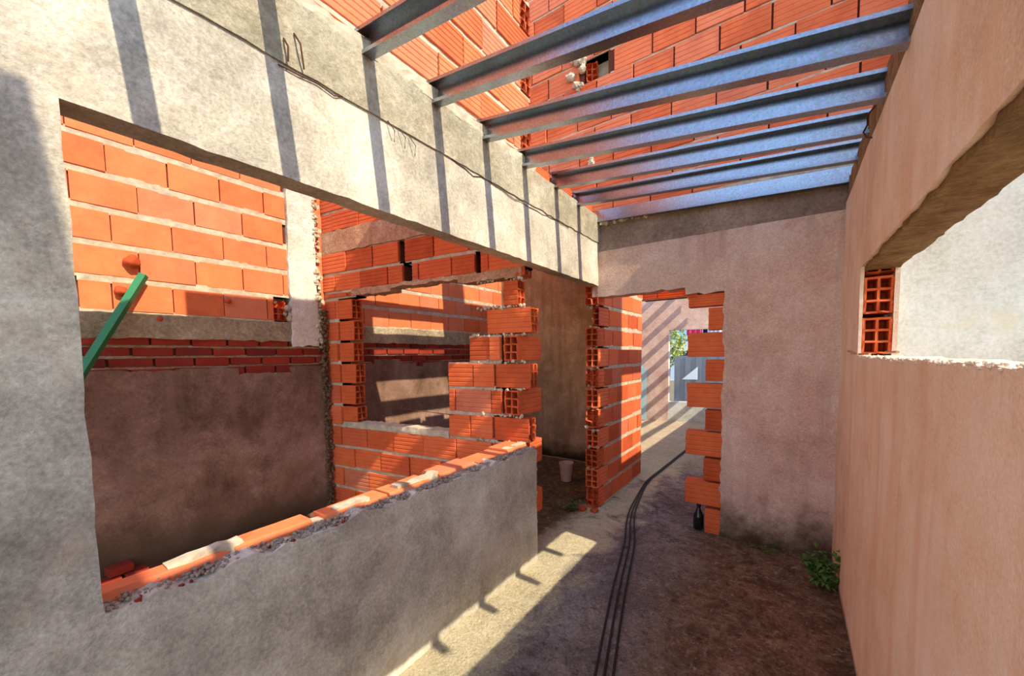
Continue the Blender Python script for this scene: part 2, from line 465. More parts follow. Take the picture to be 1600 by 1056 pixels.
# core of the parapet: a course of bricks laid flat on top, their backs showing
bm = bmesh.new(); tl = bm.faces.layers.float.new('tint'); rnd = random.Random(4)
u = .2
while u < 2.4:
    l = min(.33, 2.43 - u); gap = rnd.choice((.015, .02, .06))
    top = .872 + rnd.uniform(-.012, .012)
    t = rnd.random()
    n0 = len(bm.faces)
    seg = steps(u, u + l - gap, .05)
    pts = []
    for q in seg:
        j = rnd.uniform(-.008, .008)
        pts.append([bm.verts.new((XL - .068, q, .6)), bm.verts.new((XL - .07 + j * .5, q, top - .02 + j * .5)), bm.verts.new((XL - .085 + j, q, top + j * .3)), bm.verts.new((XL - .13 + j - .055 * q, q, top + j * .3)), bm.verts.new((XL - .14 - .055 * q, q, top - .015)), bm.verts.new((XL - .14 - .055 * q, q, .0))])
    for A, B in zip(pts, pts[1:]):
        for i in range(5): bm.faces.new((A[i], B[i], B[i+1], A[i+1]))
    bm.faces.new(pts[0]); bm.faces.new(pts[-1][::-1])
    bm.faces.ensure_lookup_table()
    for f in bm.faces[n0:]: f[tl] = t
    u += l
bmesh.ops.recalc_face_normals(bm, faces=bm.faces[:])
o = link('parapet_bricks', bm, M['brick_pale'], wl); o['label'] = 'broken orange bricks along the top of the low wall'
bm = bmesh.new(); rnd = random.Random(77)
for i in range(1100):
    yy = .2 + 2.22 * rnd.random()
    lump(bm, (XL - rnd.uniform(.008, .085), yy, rnd.uniform(.838, .856)), rnd.uniform(.003, .010) * (.7 + .3 * yy), i, 1, .7)
o = link('broken_render', bm, M['render_dark'], wl); o['label'] = 'broken grey render edge along the low wall top'
bm = bmesh.new(); tl = bm.faces.layers.float.new('tint')
for i in range(46):
    yy = rnd.choice((.35, .62, .9, 1.0, 1.3, 1.45, 1.9, 2.1)) + rnd.uniform(-.09, .09)
    lump(bm, (XL - rnd.uniform(.006, .03), yy, rnd.uniform(.834, .85)), rnd.uniform(.004, .012), i + 9, 1, .6)
link('brick_fragments', bm, M['brick_red'], wl)
o = slab('mortar_bed', M['mortar'], wl, steps(.2, 2.43, .03), steps(.7, .88, .03), .05, lambda u, v, d: (XL - .09 - d, u, v), lambda u, v: v < .84 or math.sin(u * 6.1) + math.sin(u * 13.7 + 1) > .35, amp=.006, rag=.016, rough=.008, smooth=False)

# rusty rods and wires in the ring beam
for nm, pts, r in (('rusty_rod', [(XL + .012, .74, 2.66), (XL + .03, .745, 2.63), (XL + .02, .748, 2.585)], .0035),
               ('rusty_rod', [(XL + .012, .778, 2.70), (XL + .035, .787, 2.66), (XL + .018, .805, 2.59)], .0035)):
    tube(nm, pts, r, M['rust'], wl, 6)['label'] = 'short rusty rod sticking out of the concrete'
pts = []; rnd = random.Random(11)
yy = .72
while yy < 3.0:
    pts.append((XL + .004, yy, 2.578 + rnd.uniform(-.012, .012) + (.02 if 1. < yy < 1.6 else -.012))); yy += .07
tube('rusty_wire', pts, .0022, M['rust'], wl, 5)['label'] = 'thin rusty wire along the crack below the beam'
for a in ((1.18, 2.585), (1.24, 2.58), (1.3, 2.57)):
    tube('rusty_wire', [(XL + .01, a[0], a[1]), (XL + .03, a[0] + .02, a[1] - .04), (XL + .012, a[0] + .03, a[1] - .08)], .002, M['rust'], wl, 5)

# ------------------------------------------------------------------ upper brickwork over the left wall
PU = lambda u, v, d: (XL - .03 - d, u, v)
rows = [(2.84, 2.92, [(-1.6, 2.33)])]
z = 2.92; k = 0
while z < 4.1:
    top = z + .205
    ub = 2.33 if k % 2 == 0 else 2.45
    rows.append((z, top, [(-1.6 if top < 4.1 else .80, ub)])); z = top; k += 1
wu = structure(bricks('wall_upper_left', None, PU, rows, .345, .13, ridges=5, mat=M['brick_upper'], hg=.028, seed=5), 'sunlit hollow-brick wall above the left beam')
for k in range(0, 6, 2):
    hollow(wu, XL - .03, 2.392, 2.93 + .205 * k, 90, w=.118, h=.185, l=.33)
# single course between the joists
for a, b in ((2.46, 2.7), (2.76, 3.08), (3.16, 3.5)):
    hb = hollow(wl, XL - .055, a, 2.825, 0, w=.06, h=.085, l=b - a, rows=1, label='orange brick bedded between two joists')

# ------------------------------------------------------------------ right wall with opening
us = steps(-1.2, YB, .06, (.1, 3.06)); vs = steps(-.04, 2.545, .06, (1.5, 1.965))
def keepR(u, v): return not (.1 < u < 3.06 and 1.5 < v < 1.965)
def ragR(u, v): return .007 if 1.45 < v < 2.0 and .05 < u < 2.8 else .004
wr = structure(slab('wall_right', M['plaster_right'], None, us, vs, .15, PR, keepR, amp=.005, rag=ragR, seed=3.), 'pinkish rendered wall with an unglazed opening')
o = slab('ring_beam', M['concrete_right'], wr, steps(-1.2, YB, .05), steps(2.53, 2.705, .04), .14, lambda u, v, d: (.304 + d, u, v), None, amp=.006, rag=.014, rough=.004, seed=8.)
o['label'] = 'rough brown concrete along the wall top'
o = slab('lintel', M['concrete_right'], wr, steps(.1, 2.78, .05), steps(.312, .445, .03), .05, lambda u, v, d: (v, u, 1.943 + d), None, amp=.006, rag=.010, rough=.006, seed=2.)
o['label'] = 'raw concrete underside of the lintel'
tube('rusty_wire', [(.30, 2.52, 2.66), (.275, 2.53, 2.63), (.28, 2.56, 2.60), (.27, 2.60, 2.585), (.28, 2.58, 2.55), (.298, 2.55, 2.53)], .004, M['rust'], wr, 6)['label'] = 'bent rusty wire loop near the wall top'
for dx, t in ((0., .014), (.132, .018)):
    o = slab('render_coat', M['plaster_right'], wr, steps(2.75, 3.07, .05), steps(1.495, 1.97, .05), t, lambda u, v, d: (.3 + dx + d, u, v), None, amp=.004, rag=.008, seed=3.)
for zz, br in ((1.512, 0), (1.722, 0)):
    hollow(wr, .373, 2.752, zz, 0, w=.114, h=.188, l=.3, broken=br, label='hollow brick end in the jamb of the opening')
hollow(wr, .373, 2.765, 1.925, 0, w=.114, h=.07, l=.3, rows=1, broken=1)
# mortar crumbs along the sill
bm = bmesh.new(); rnd = random.Random(3)
for i in range(420):
    yy = .5 + 2.24 * rnd.random()
    lump(bm, (.302 + rnd.uniform(-.003, .02), yy, 1.5 + rnd.uniform(-.008, .004)), rnd.uniform(.002, .0055) * (.6 + .4 * yy), i, 1, .6)
o = link('sill_crumbs', bm, M['mortar_white'], wr); o['label'] = 'pale mortar crumbs along the broken sill'
o = tube('wood_splinter', [(.285, 2.98, 1.53), (.31, 2.74, 1.512), (.33, 2.6, 1.513)], .006, M['splinter'], None, 6)
tag(o, 'thin wood splinter poking past the sill corner below the hollow brick jamb', 'splinter', 'splinters on the sill')
o = tube('wood_splinter', [(.34, 2.28, 1.522), (.34, 2.06, 1.523)], .006, M['splinter'], None, 6)
tag(o, 'short reddish splinter lying flat on the sill away from the brick jamb', 'splinter', 'splinters on the sill')
# white wall beyond the opening
ww = structure(slab('wall_beyond', M['plaster_white'], None, steps(.42, 3.2, .08), steps(-.04, 2.9, .08), .12, lambda u, v, d: (u, 2.9 + d, v), None, amp=.006, seed=6.), 'pale rendered wall seen through the right opening')
bm = bmesh.new(); box(bm, (.62, 3.40, -.04), (2.62, 3.635, 5.0))  # unseen block, added to keep grazing sun off the back wall and passage
structure(link('wall_sun_block', bm, M['plaster_white']), 'unseen block added to keep grazing sun off the back wall')
# wall behind the camera, on the right (its corner shades the left wall)
structure(slab('wall_rear', M['plaster_right'], None, steps(.3, 2.6, .1), steps(-.04, 3.97, .1), .15, lambda u, v, d: (u, -.215 + d, v), None, amp=.005), 'taller cross wall behind the viewer')

# ------------------------------------------------------------------ back wall with doorway
def keepB(u, v):
    if u > -.43: return True
    return v > (2.08 if u < -.72 else 2.02 if u > -.72 else 2.0)
vs = steps(-.04, 2.50, .05, (2.02, 2.08)); us = steps(XL - .06, .45, .05, (-.72, -.43))
wb = structure(slab('wall_back', M['plaster_back'], None, us, vs, .15, PB, keepB, amp=.006, rag=lambda u, v: .016 if u < -.3 and v < 2.2 else .004, seed=4.), 'rendered cross wall with a rough doorway')
o = slab('ring_beam', M['concrete_back'], wb, steps(XL - .06, .6, .05), steps(2.49, 2.755, .04), .14, lambda u, v, d: (u, YB + .012 + d, v), None, amp=.012, rag=.016, rough=.006, seed=9.)
o['label'] = 'rough grey concrete beam along the wall top'
bm = bmesh.new(); rnd = random.Random(8)
for i in range(70):
    xx = rnd.uniform(-1.45, .28)
    lump(bm, (xx, YB - .004 + rnd.uniform(-.012, .02), 2.755 + rnd.uniform(-.014, .01)), rnd.uniform(.008, .026), i, 1)
o = link('mortar_crumbs', bm, M['mortar'], wb); o['label'] = 'mortar crumbs on top of the wall'
for i, (z0, z1, x0, x1) in enumerate([(.0, .215, -.545, -.43), (.235, .44, -.705, -.45), (.455, .645, -.56, -.44), (.66, .868, -.705, -.45),
                                     (.885, 1.055, -.555, -.44), (1.07, 1.275, -.70, -.45), (1.295, 1.475, -.56, -.44), (1.495, 1.70, -.70, -.45), (1.715, 1.90, -.545, -.44)]):
    hollow(wb, x0, YB + .07, z0 + .003, -90, w=.115, h=z1 - z0 - .004, l=x1 - x0 + .12, label='toothed brick left in the door jamb')
hollow(wb, -.70, YB + .072, 1.915, -90, w=.11, h=.10, l=.36, rows=1, broken=1, label='broken brick below the door head')
# stepping piece left at the head of the jamb
hollow(wb, -.70, YB + .072, 1.99, -90, w=.11, h=.1, l=.07, rows=1, broken=1)

# upper cross wall above the back wall
PUB = lambda u, v, d: (u, YB + .06 + d, v)
rows = []; z = 2.86
while z < 6.2:
    rows.append((z, z + .21, [(-2.4, 2.55)])); z += .21
wub = structure(bricks('wall_upper_back', None, PUB, rows, .345, .14, ridges=4, mat=M['brick_upper'], hg=.014, vg=.01, seed=9, jit=.008, mort_step=.09,
      holes=((-1.72, -1.42, 4.12, 4.33), )), 'tall hollow-brick wall above the back wall')
o = slab('levelling_bed', M['mortar'], wub, steps(-1.5, 2.55, .06), steps(2.74, 2.87, .04), .14, lambda u, v, d: (u, YB + .06 + d, v), None, amp=.006, rag=.01, rough=.006, smooth=False)
hollow(wub, -1.60, YB + .09, 4.135, 20, w=.11, h=.17, l=.12, broken=1, label='broken hollow brick inside a hole')
hollow(wub, -1.40, YB + .12, 4.135, -65, w=.11, h=.17, l=.12, broken=1)
bm = bmesh.new(); rnd = random.Random(5)
for i in range(14):
    lump(bm, (-1.74 + rnd.uniform(-.07, .06), YB + .055, 4.25 + rnd.uniform(-.22, .2)), rnd.uniform(.02, .05), i, 2, .5)
for i in range(5):
    lump(bm, (-1.58 + rnd.uniform(-.03, .03), YB + .055, 3.36 + rnd.uniform(-.05, .05)), rnd.uniform(.015, .035), i + 30, 2, .5)
o = link('mortar_splash', bm, M['mortar'], wub); o['label'] = 'grey mortar squeezed out of the joints'

# ------------------------------------------------------------------ far left wall of the roofless room
rows = []; z = 1.86
while z < 4.9:
    rows.append((z, z + .2297, [(-1.8, 1.82), (2.07, 5.2)] if z > 1.9 else [(-1.8, .41), (.49, 1.68), (2.07, 5.2)])); z += .2297
wf = structure(bricks('wall_far_left', None, PF, rows, .325, .14, ridges=0, hg=.036, vg=.005, seed=12, jit=.003, mort_step=.05, mat=M['brick_pale'], mortar=.003, mort_rough=.003, holes=((1.68, 1.82, 1.87, 2.08), (.41, .49, 1.88, 2.07))), 'long outer wall: hollow bricks over a band of red bricks and render')
hollow(wf, XF - .03, 1.73, 1.88, 90, w=.13, h=.18, l=.12, broken=1, label='smashed brick with white mortar lumps')
hollow(wf, XF - .02, .45, 1.88, 90, w=.14, h=.17, l=.12, broken=1)
bm = bmesh.new(); rnd = random.Random(15)
for i in range(5): lump(bm, (XF + .01, 1.73 + rnd.uniform(-.06, .08), 1.95 + rnd.uniform(-.05, .09)), rnd.uniform(.012, .03), i, 2, .5)
link('mortar_splash', bm, M['mortar'], wf)
o = slab('concrete_band', M['concrete_band'], wf, steps(-1.8, 5.2, .07), steps(1.69, 1.865, .05), .14, lambda u, v, d: (XF + .012 - d, u, v), None, amp=.012, rag=.012, rough=.004)
rows = []; z = 1.40
for i in range(4): rows.append((z, z + .078, [(-1.8, 5.2)])); z += .078
o = bricks('red_brick_band', wf, PF, rows, .24, .12, vg=.014, hg=.014, ridges=0, mat=M['brick_red'], jit=.006, seed=14, mort_mat=M['concrete_band'], mort_step=.09)
o['label'] = 'band of small dark red bricks'
def topf(u): return 1.46 + .05 * math.sin(u * 5) * math.sin(u * 2.3 + 1)
us = steps(-1.8, 5.2, .06); vs = steps(-.04, 1.56, .05)
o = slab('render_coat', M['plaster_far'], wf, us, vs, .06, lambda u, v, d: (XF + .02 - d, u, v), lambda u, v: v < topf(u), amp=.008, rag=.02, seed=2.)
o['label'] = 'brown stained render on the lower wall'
o = slab('concrete_column', M['concrete_column'], wf, steps(1.82, 2.07, .04), steps(1.65, 4.9, .06), .16, lambda u, v, d: (XF + .03 - d, u, v), None, amp=.006, rag=.016, rough=.004)
o['label'] = 'pale raw concrete column'
bm = bmesh.new(); rnd = random.Random(25)
for i in range(260): lump(bm, (XF + rnd.uniform(.005, .03), 2.075 + rnd.uniform(-.02, .03), rnd.uniform(1.64, 3.4)), rnd.uniform(.006, .024), i, 1, .5)
o = link('column_mortar', bm, M['mortar'], wf); o['label'] = 'lumpy mortar along the column edge'
# lumps of mortar sticking out
for (yy, zz, r, lab) in ((.756, 2.222, .045, 'reddish round mortar lump above the green pole on the sunlit bricks'),
                         (.690, 2.012, .036, 'smaller reddish mortar lump left of the green pole on the sunlit bricks'),
                         (1.325, 2.01, .022, 'small lump catching the sun on the shaded brick right of the green pole'),
                         (.885, 1.835, .018, 'tiny pale lump on the concrete band just below the sunlit bricks')):
    e = bmesh.new(); lump(e, (0, 0, 0), r, yy * 9, 3, .25)
    o = link('mortar_lump', e, M['brick'], None, True, 1.2); o.location = (XF + r * .6, yy, zz)
    tag(o, lab, 'lump', 'mortar lumps on the brick wall')

# rubble along the wall foot
bm = bmesh.new(); rnd = random.Random(31)
for i in range(330):
    yy = rnd.uniform(-.2, 2.08); r = rnd.uniform(.02, .06)
    if yy < .0 or .3 < yy < .76: continue
    lump(bm, (rnd.uniform(XF + .11, XF + .22), yy, r * .4), r, i, 1, .6, .9)
o = link('rubble', bm, M['rubble'])
tag(o, 'brown crumbly rubble along the foot of the far left wall', 'rubble', None, 'stuff')
for i, (yy, xx) in enumerate(((.50, XF + .16), (.64, XF + .15), (.57, XF + .12))):
    e = bmesh.new(); tl = e.faces.layers.float.new('tint')
    P = lambda u, v, d: (-d, u, v)
    add_brick(e, tl, P, -.06, .06, 0, .055, 0, .1, 0, random.random())
    o = link('red_brick', e, M['brick_red']); o.location = (xx, yy, 0.02 if i < 2 else .08)
    o.rotation_euler = (0, 0, .08 * i)
    tag(o, ('dark red brick on the rubble nearest the grey post', 'dark red brick on the rubble further from the grey post', 'dark red brick lying on top of two others by the grey post')[i], 'brick', 'loose red bricks')

# ------------------------------------------------------------------ partition wall with broken opening
zr = [.03 + .2075 * k for k in range(11)]
rows = []
L0 = -3.79
R_end = [-1.58, -1.80, -1.58, -1.80, -1.88, -1.80, -1.86, -1.80, -1.9, -1.9]
for k in range(10):
    z0, z1 = zr[k], zr[k+1]
    if k < 4: rows.append((z0, z1, [(L0, R_end[k])]))
    elif k == 4: rows.append((z0, z1, [(L0, -3.60), (-2.30, R_end[k])]))
    elif k in (5, 6): rows.append((z0, z1, [(L0, -3.60), (-2.30, R_end[k])]))
    elif k == 7: rows.append((z0, z1, [(L0, -3.60), (-2.09, R_end[k])]))
    else: rows.append((z0, z1, [(L0, -3.60)]))
rows.append((2.105, 2.17, [(L0, -3.36)]))
rows.append((2.17, 2.345, [(L0, -2.76), (-2.66, -2.02), (-1.97, -1.60)])); rows.append((2.345, 2.55, [(L0, -2.80), (-2.73, -1.60)]))
rows.append((2.74, 2.93, [(L0, -1.60)])); rows.append((2.93, 3.13, [(L0, -3.1)])); rows.append((3.13, 3.33, [(L0, -3.1)]))
wp = structure(bricks('wall_partition', None, PP, rows, .345, .13, ridges=4, hg=.026, vg=.007, seed=21, jit=.006, mort_step=.05,
    holes=((-2.80, -2.73, 2.345, 2.55), (-2.76, -2.66, 2.17, 2.345), (-2.02, -1.97, 2.17, 2.345))), 'hollow-brick partition with a smashed opening')
# jamb bricks on the left of the opening
for k in range(4, 10):
    y = 2.45 + SK * (-3.4 + 1.5)
    hollow(wp, -3.40 - (k % 2) * .02, y + .068, zr[k] + .01, 90 + 7.4, w=.12, h=.185, l=.2)
# teeth at the right end
def toothX(xe, k, l):
    y = 2.45 + SK * (xe + 1.5)
    hollow(wp, xe, y + .066, zr[k] + .01, 90 + 7.4, w=.125, h=.185, l=l, label='toothed brick with open end towards the corridor')
toothX(-1.58, 4, .30); toothX(-1.56, 6, .30); toothX(-1.55, 8, .38); toothX(-1.66, 9, .12)
toothX(-1.60, 10, .3)
for k in (1, 3, 5, 7):
    hollow(wp, -1.715, 2.42, zr[k] + .008, 0, w=.13, h=.19, l=.34, label='brick laid across the corner with its holes facing the viewer')
o = slab('concrete_patch', M['concrete_patch'], wp, steps(L0, -1.62, .06), steps(2.545, 2.75, .04), .13, lambda u, v, d: PP(u, v, d - .006), None, amp=.012, rag=.016, rough=.006)
o['label'] = 'brownish concrete beam patch above the opening'
o = slab('sill_mortar', M['mortar'], wp, steps(-3.58, -2.3, .04), steps(.85, .905, .02), .13, lambda u, v, d: PP(u, v, d), None, amp=.006, rag=.014, rough=.008, smooth=False)
o = slab('head_mortar', M['concrete_patch'], wp, steps(-3.4, -1.62, .04), steps(2.115, 2.18, .03), .13, lambda u, v, d: PP(u, v, d), lambda u, v: v > 2.14 or u < -2.9 or u > -2.2, amp=.006, rag=.016, rough=.008, smooth=False)
bm = bmesh.new(); rnd = random.Random(41)
for k in range(4, 11):
    for i in range(26):
        lump(bm, PP(rnd.uniform(-2.05, -1.6), zr[k] + rnd.uniform(-.012, .012), rnd.uniform(0, .03)), rnd.uniform(.006, .016), i + k, 1, .5)
o = link('mortar_crumbs', bm, M['mortar'], wp)
tube('rusty_wire', [PP(-3.5, 1.14, .05), PP(-2.9, 1.08, -.02), PP(-2.25, 1.05, -.02)], .003, M['rust'], wp, 5)['label'] = 'thin wire stretched across the opening'

# ------------------------------------------------------------------ rear walls of the small room and passage
structure(slab('wall_small_room', M['plaster_tan'], None, steps(-3.79, -1.63, .07), steps(-.04, 2.93, .07), .14, lambda u, v, d: (u, 5.12 + d, v), None, amp=.01, seed=11.), 'tan rendered wall at the end of the small room')
PX = lambda u, v, d: (XL - d, u, v)
rows = []; zr2 = [.2 * k for k in range(12)]
for k in range(11):
    rows.append((zr2[k], zr2[k+1], [(3.86 if k % 2 else 3.74, 4.96)]))
for k in range(11, 22): rows.append((.2 * k, .2 * k + .2, [(3.80, 5.115)]))  # unseen upper courses, added to keep sun off the tan wall
wx = structure(bricks('wall_passage', None, PX, rows, .33, .134, ridges=0, hg=.034, vg=.005, seed=33, mortar=.004, mort_rough=.003, jit=.004, mort_step=.05), 'unrendered brick wall at the left of the doorway')
rnd = random.Random(6)
for k in range(11):
    l = .28 if k % 2 else .16
    if k == 9:
        hollow(wx, XL - .035, 3.60, zr2[k] + .01, 0, w=.066, h=.18, l=l, cols=1, broken=1); continue
    hollow(wx, XL - .067 + rnd.uniform(-.004, .004), 3.58 + rnd.uniform(-.012, .012), zr2[k] + .008, 0, w=.13, h=.182, l=l, broken=1 if k in (0, 4, 6, 10) else 0,
           label='hollow brick end at the edge of the doorway')
bm = bmesh.new(); rnd = random.Random(43)
for k in range(12):
    for i in range(4): lump(bm, (XL - rnd.uniform(0, .13), 3.59 + rnd.uniform(0, .03), zr2[min(k, 11)] + rnd.uniform(-.02, .02)), rnd.uniform(.008, .022), i + k, 1, .5)
link('mortar_crumbs', bm, M['mortar'], wx)
wpl = structure(bricks('wall_over_passage', None, lambda u, v, d: (u, 5.0 + d, v), [(2.19, 2.32, [(XL, .6)]), (2.32, 2.53, [(XL, .6)]), (2.53, 2.74, [(XL, .6)])], .33, .13, ridges=3, seed=51), 'brick lintel across the passage behind the doorway')

bm = bmesh.new(); rnd = random.Random(91)
for i in range(500):
    zz = rnd.uniform(0., 2.)
    lump(bm, (XF + rnd.uniform(.0, .06), 2.13 + rnd.uniform(-.05, .02), zz), rnd.uniform(.008, .02), i, 1, .5)
o = link('corner_mortar', bm, M['rubble'], wf); o['label'] = 'dark crumbly mortar in the corner'
bm = bmesh.new(); box(bm, (XL - .13, 4.94, 0), (XL - .07, 5.13, 2.2)); link('sun_gap_fill', bm, M['mortar'], wx)  # unseen filler, added where sun leaked through onto the tan wall
# end room
PE = lambda u, v, d: (u, 9.25 + .24 * (u + 2.2) + d, v)
us = steps(-3.4, 1.2, .08, (-2.2, -.75)); vs = steps(-.04, 2.78, .08, (.44, 2.05))
we = structure(slab('wall_end', M['plaster_end'], None, us, vs, .14, PE, lambda u, v: not (-2.2 < u < -.75 and v < 2.05), amp=.004, seed=12.), 'end wall with an open window, striped by joist shadows')
o = slab('window_parapet', M['plaster_white'], we, steps(-2.2, -.75, .08), steps(-.04, .44, .06), .14, PE, None, amp=.006, rag=.008, seed=13.)
o['label'] = 'whitish parapet under the open window'
structure(slab('wall_end_right', M['plaster_end'], None, steps(3.74, 9.8, .15), steps(-.04, 2.07, .12), .15, lambda u, v, d: (.3 + d, u, v), None, amp=.004), 'low right-hand wall of the end room')
structure(slab('wall_end_left', M['plaster_end'], None, steps(5.26, 8.98, .15), steps(-.04, 2.78, .15), .14, lambda u, v, d: (-3.3 - d, u, v), None, amp=.004), 'side wall of the end room')
bm = bmesh.new()
box(bm, (0, 0, 0), (.2, .03, 1.2)); box(bm, (.02, .0305, 1.2), (.12, .028, 1.27))
bm.verts.ensure_lookup_table()
o = link('blue_board', bm, M['blue_board']); o.location = (-2.82, 9.03, .012); o.rotation_euler = (0, 0, .235)
tag(o, 'pale blue board leaning against the striped end wall', 'board')

# ------------------------------------------------------------------ steel joists
def c_profile(L, h=.115, w=.05, lip=.016, t=.003, flip=1):
    """C channel along +X, opening to -Y*flip"""
    o = [(-w, lip), (-w, 0), (0, 0), (0, h), (-w, h), (-w, h - lip)]
    i = [(-w + t, lip), (-w + t, t), (-t, t), (-t, h - t), (-w + t, h - t), (-w + t, h - lip)]
    prof = o + i[::-1]
    bm = bmesh.new()
    A = [bm.verts.new((0, y * flip, z)) for y, z in prof]; B = [bm.verts.new((L, y * flip, z)) for y, z in prof]
    n = len(prof)
    for k in range(n): bm.faces.new((A[k], B[k], B[(k+1) % n], A[(k+1) % n]))
    for k in range(5):
        bm.faces.new((A[k], A[k+1], A[n-2-k], A[n-1-k])); bm.faces.new((B[k], B[n-1-k], B[n-2-k], B[k+1]))
    bmesh.ops.recalc_face_normals(bm, faces=bm.faces[:])
    return bm
ordn = ['steel joist crossing near the top left of the view', ]
J = [(.26, 2.795, 2.60), (.655, 2.795, 2.60), (1.06, 2.80, 2.60), (1.45, 2.795, 2.585), (1.85, 2.793, 2.535), (2.27, 2.797, 2.575), (2.71, 2.805, 2.625), (3.10, 2.79, 2.645)]
labs = ['galvanised steel joist over the near end of the corridor, outside the view',
        'galvanised steel joist just above the top edge of the view',
        'short length of galvanised steel joist nearest the viewer at top left',
        'galvanised steel joist second nearest the viewer, meeting the beam beside the sunlit bricks',
        'galvanised steel joist third nearest the viewer',
        'galvanised steel joist fourth from the viewer, passing in front of the hole in the tall brick wall',
        'galvanised steel joist third from the back wall channel',
        'galvanised steel joist next to the flat blue channel on the back wall']
labs[5] = 'galvanised steel joist fourth nearest the viewer'; labs[6] = 'galvanised steel joist second from the flat channel on the back wall'
XR = .27
for (yy, zl, zrr), lab in zip(J, labs):
    dx = XR - XL; L = 2.72
    bm = c_profile(L)
    o = link('steel_joist', bm, M['galvanised'])
    ang = math.atan2(zrr - zl, dx)
    o.location = (XL - .05, yy + .05, zl + .05 * (zl - zrr) / dx); o.rotation_euler = (0, -ang, 0)
    tag(o, lab, 'joist', 'steel joists over the corridor')
bm = c_profile(1.83, h=.105, flip=-1)
o = link('steel_channel', bm, M['galvanised'])
o.location = (XL - .01, 3.535, 2.765); o.rotation_euler = (0, math.atan2(.10, 1.8), 0)
tag(o, 'flat-faced galvanised channel lying along the top of the back wall, reflecting blue sky', 'joist')
for k in range(9):
    bm = c_profile(4.25)
    o = link('steel_joist', bm, M['galvanised'])
    o.location = (-2.45 + .4 * k, 5.02, 2.782); o.rotation_euler = (0, 0, math.pi / 2)
    tag(o, 'steel joist over the end room, casting one of the slanted shadow stripes on its wall', 'joist', 'steel joists over the end room')

def plank(x0, x1, y0, y1, z, t, lab, dz=0.):  # unseen planks, placed and sized only to cast shade bars
    bm = bmesh.new(); box(bm, (x0, y0, 0), (x1, y1, t))
    for v in bm.verts: v.co.z += z + (dz if v.co.y > (y0 + y1) / 2 else 0)
    o = link('shadow_plank', bm, M['timber']); return tag(o, lab, 'plank', 'unseen planks added over the rooms for their shadows')
for (za, zb), w in zip(((2.162, 2.0), (1.785, 1.643), (1.568, 1.257), (1.011, .842)), ('nearest the outer wall', 'second from the outer wall', 'widest of the four', 'nearest the corridor')):
    a, b = XF + (2.967 - za) / .98, XF + (2.967 - zb) / .98  # widths worked back from the dark bars wanted on the outer wall
    plank(a, b, 2.45 + SK * (a + 1.5) + .05, 5.25, 2.945, .022, 'unseen timber plank added over the small room for its shadow bar, ' + w)
plank(-.27, .0, 3.6, 5.12, 2.765, .022, 'unseen timber plank added between back wall and passage lintel for its shadow bar', .0)  # added for the dark bar across the passage wall
plank(1.14, 1.47, 1.3, 3.7, 4.48, .03, 'unseen plank added to cast a shade stripe on the partition, nearer the corridor')  # added pair, out of view, casting diagonal shade on the partition
plank(1.60, 1.92, 1.3, 3.7, 4.48, .03, 'unseen plank added to cast a shade stripe on the partition, further from the corridor')

# ------------------------------------------------------------------ things on the floor
path = [(-.1, -.6), (-.35, .5), (-.683, 1.712), (-.86, 2.4), (-1.0, 3.04), (-1.12, 3.4), (-1.20, 3.7), (-1.262, 4.1), (-1.325, 4.55), (-1.335, 4.8), (-1.30, 5.6), (-1.22, 7.8), (-1.2, 8.4)]
for i, s in enumerate((-1, 0, 1)):
    pts = []
    for k, (x, y) in enumerate(path):
        w = .040 * (1 if y < 3 else max(.35, 1 - (y - 3) / 2.2))
        nx, ny = .96, .28
        pts.append((x + nx * s * w, y + ny * s * w, .014))
    # subdivide for a smooth sweep
    fine = []
    for a, b in zip(pts, pts[1:]):
        for t in (0, .25, .5, .75):
            fine.append(tuple(a[j] + (b[j] - a[j]) * t for j in range(3)))
    fine.append(pts[-1])
    for it in range(2):
        fine = [fine[0]] + [tuple((fine[q-1][j] + 2 * fine[q][j] + fine[q+1][j]) / 4 for j in range(3)) for q in range(1, len(fine) - 1)] + [fine[-1]]
    fine = [(x, y, .013 + .004 * noise.noise(Vector((x * 3, y * 3, s)))) for x, y, z in fine]
    o = tube('rebar_rod', fine, .0065, M['rebar'], None, 8)
    tag(o, ('leftmost of the three dark rods running along the floor', 'middle one of the three dark rods running along the floor', 'rightmost of the three dark rods running along the floor')[i], 'rod', 'rods along the floor')

b0 = empty('bucket', (-2.16, 4.18, .01), 'small pale plastic bucket on the mossy floor of the small room', 'bucket')
bm = bmesh.new(); lathe(bm, [(.062, 0), (.064, .004), (.082, .205), (.088, .207), (.09, .225), (.082, .225), (.079, .2), (.06, .012)], 24)
link('bucket_body', bm, M['bucket_plastic'], b0, True, .6)
tube('handle', [(-.088, 0, .2), (-.095, .03, .13), (-.06, .085, .09), (0, .1, .08), (.06, .085, .09), (.095, .03, .13), (.088, 0, .2)], .003, M['rust'], b0, 6)

bo = empty('bottle', (-.60, 3.64, .008), 'dark glass bottle standing at the foot of the toothed door jamb', 'bottle')
bm = bmesh.new(); lathe(bm, [(.038, 0), (.042, .006), (.042, .10), (.038, .125), (.024, .155), (.016, .175), (.015, .20)], 20)
link('bottle_body', bm, M['bottle_glass'], bo, True, .8)
bm = bmesh.new(); lathe(bm, [(.018, .198), (.018, .222), (.016, .225)], 16)
link('bottle_cap', bm, M['dark_cloth'], bo, True, .8)

gp = tube('green_pole', [(XF + .20, -.27, .02), (XF + .055, .806, 2.135)], .03, M['green_paint'], None, 4)
for p in gp.data.polygons: p.use_smooth = False
gp.data.update()
tag(gp, 'green square pole leaning against the sunlit brick wall', 'pole')

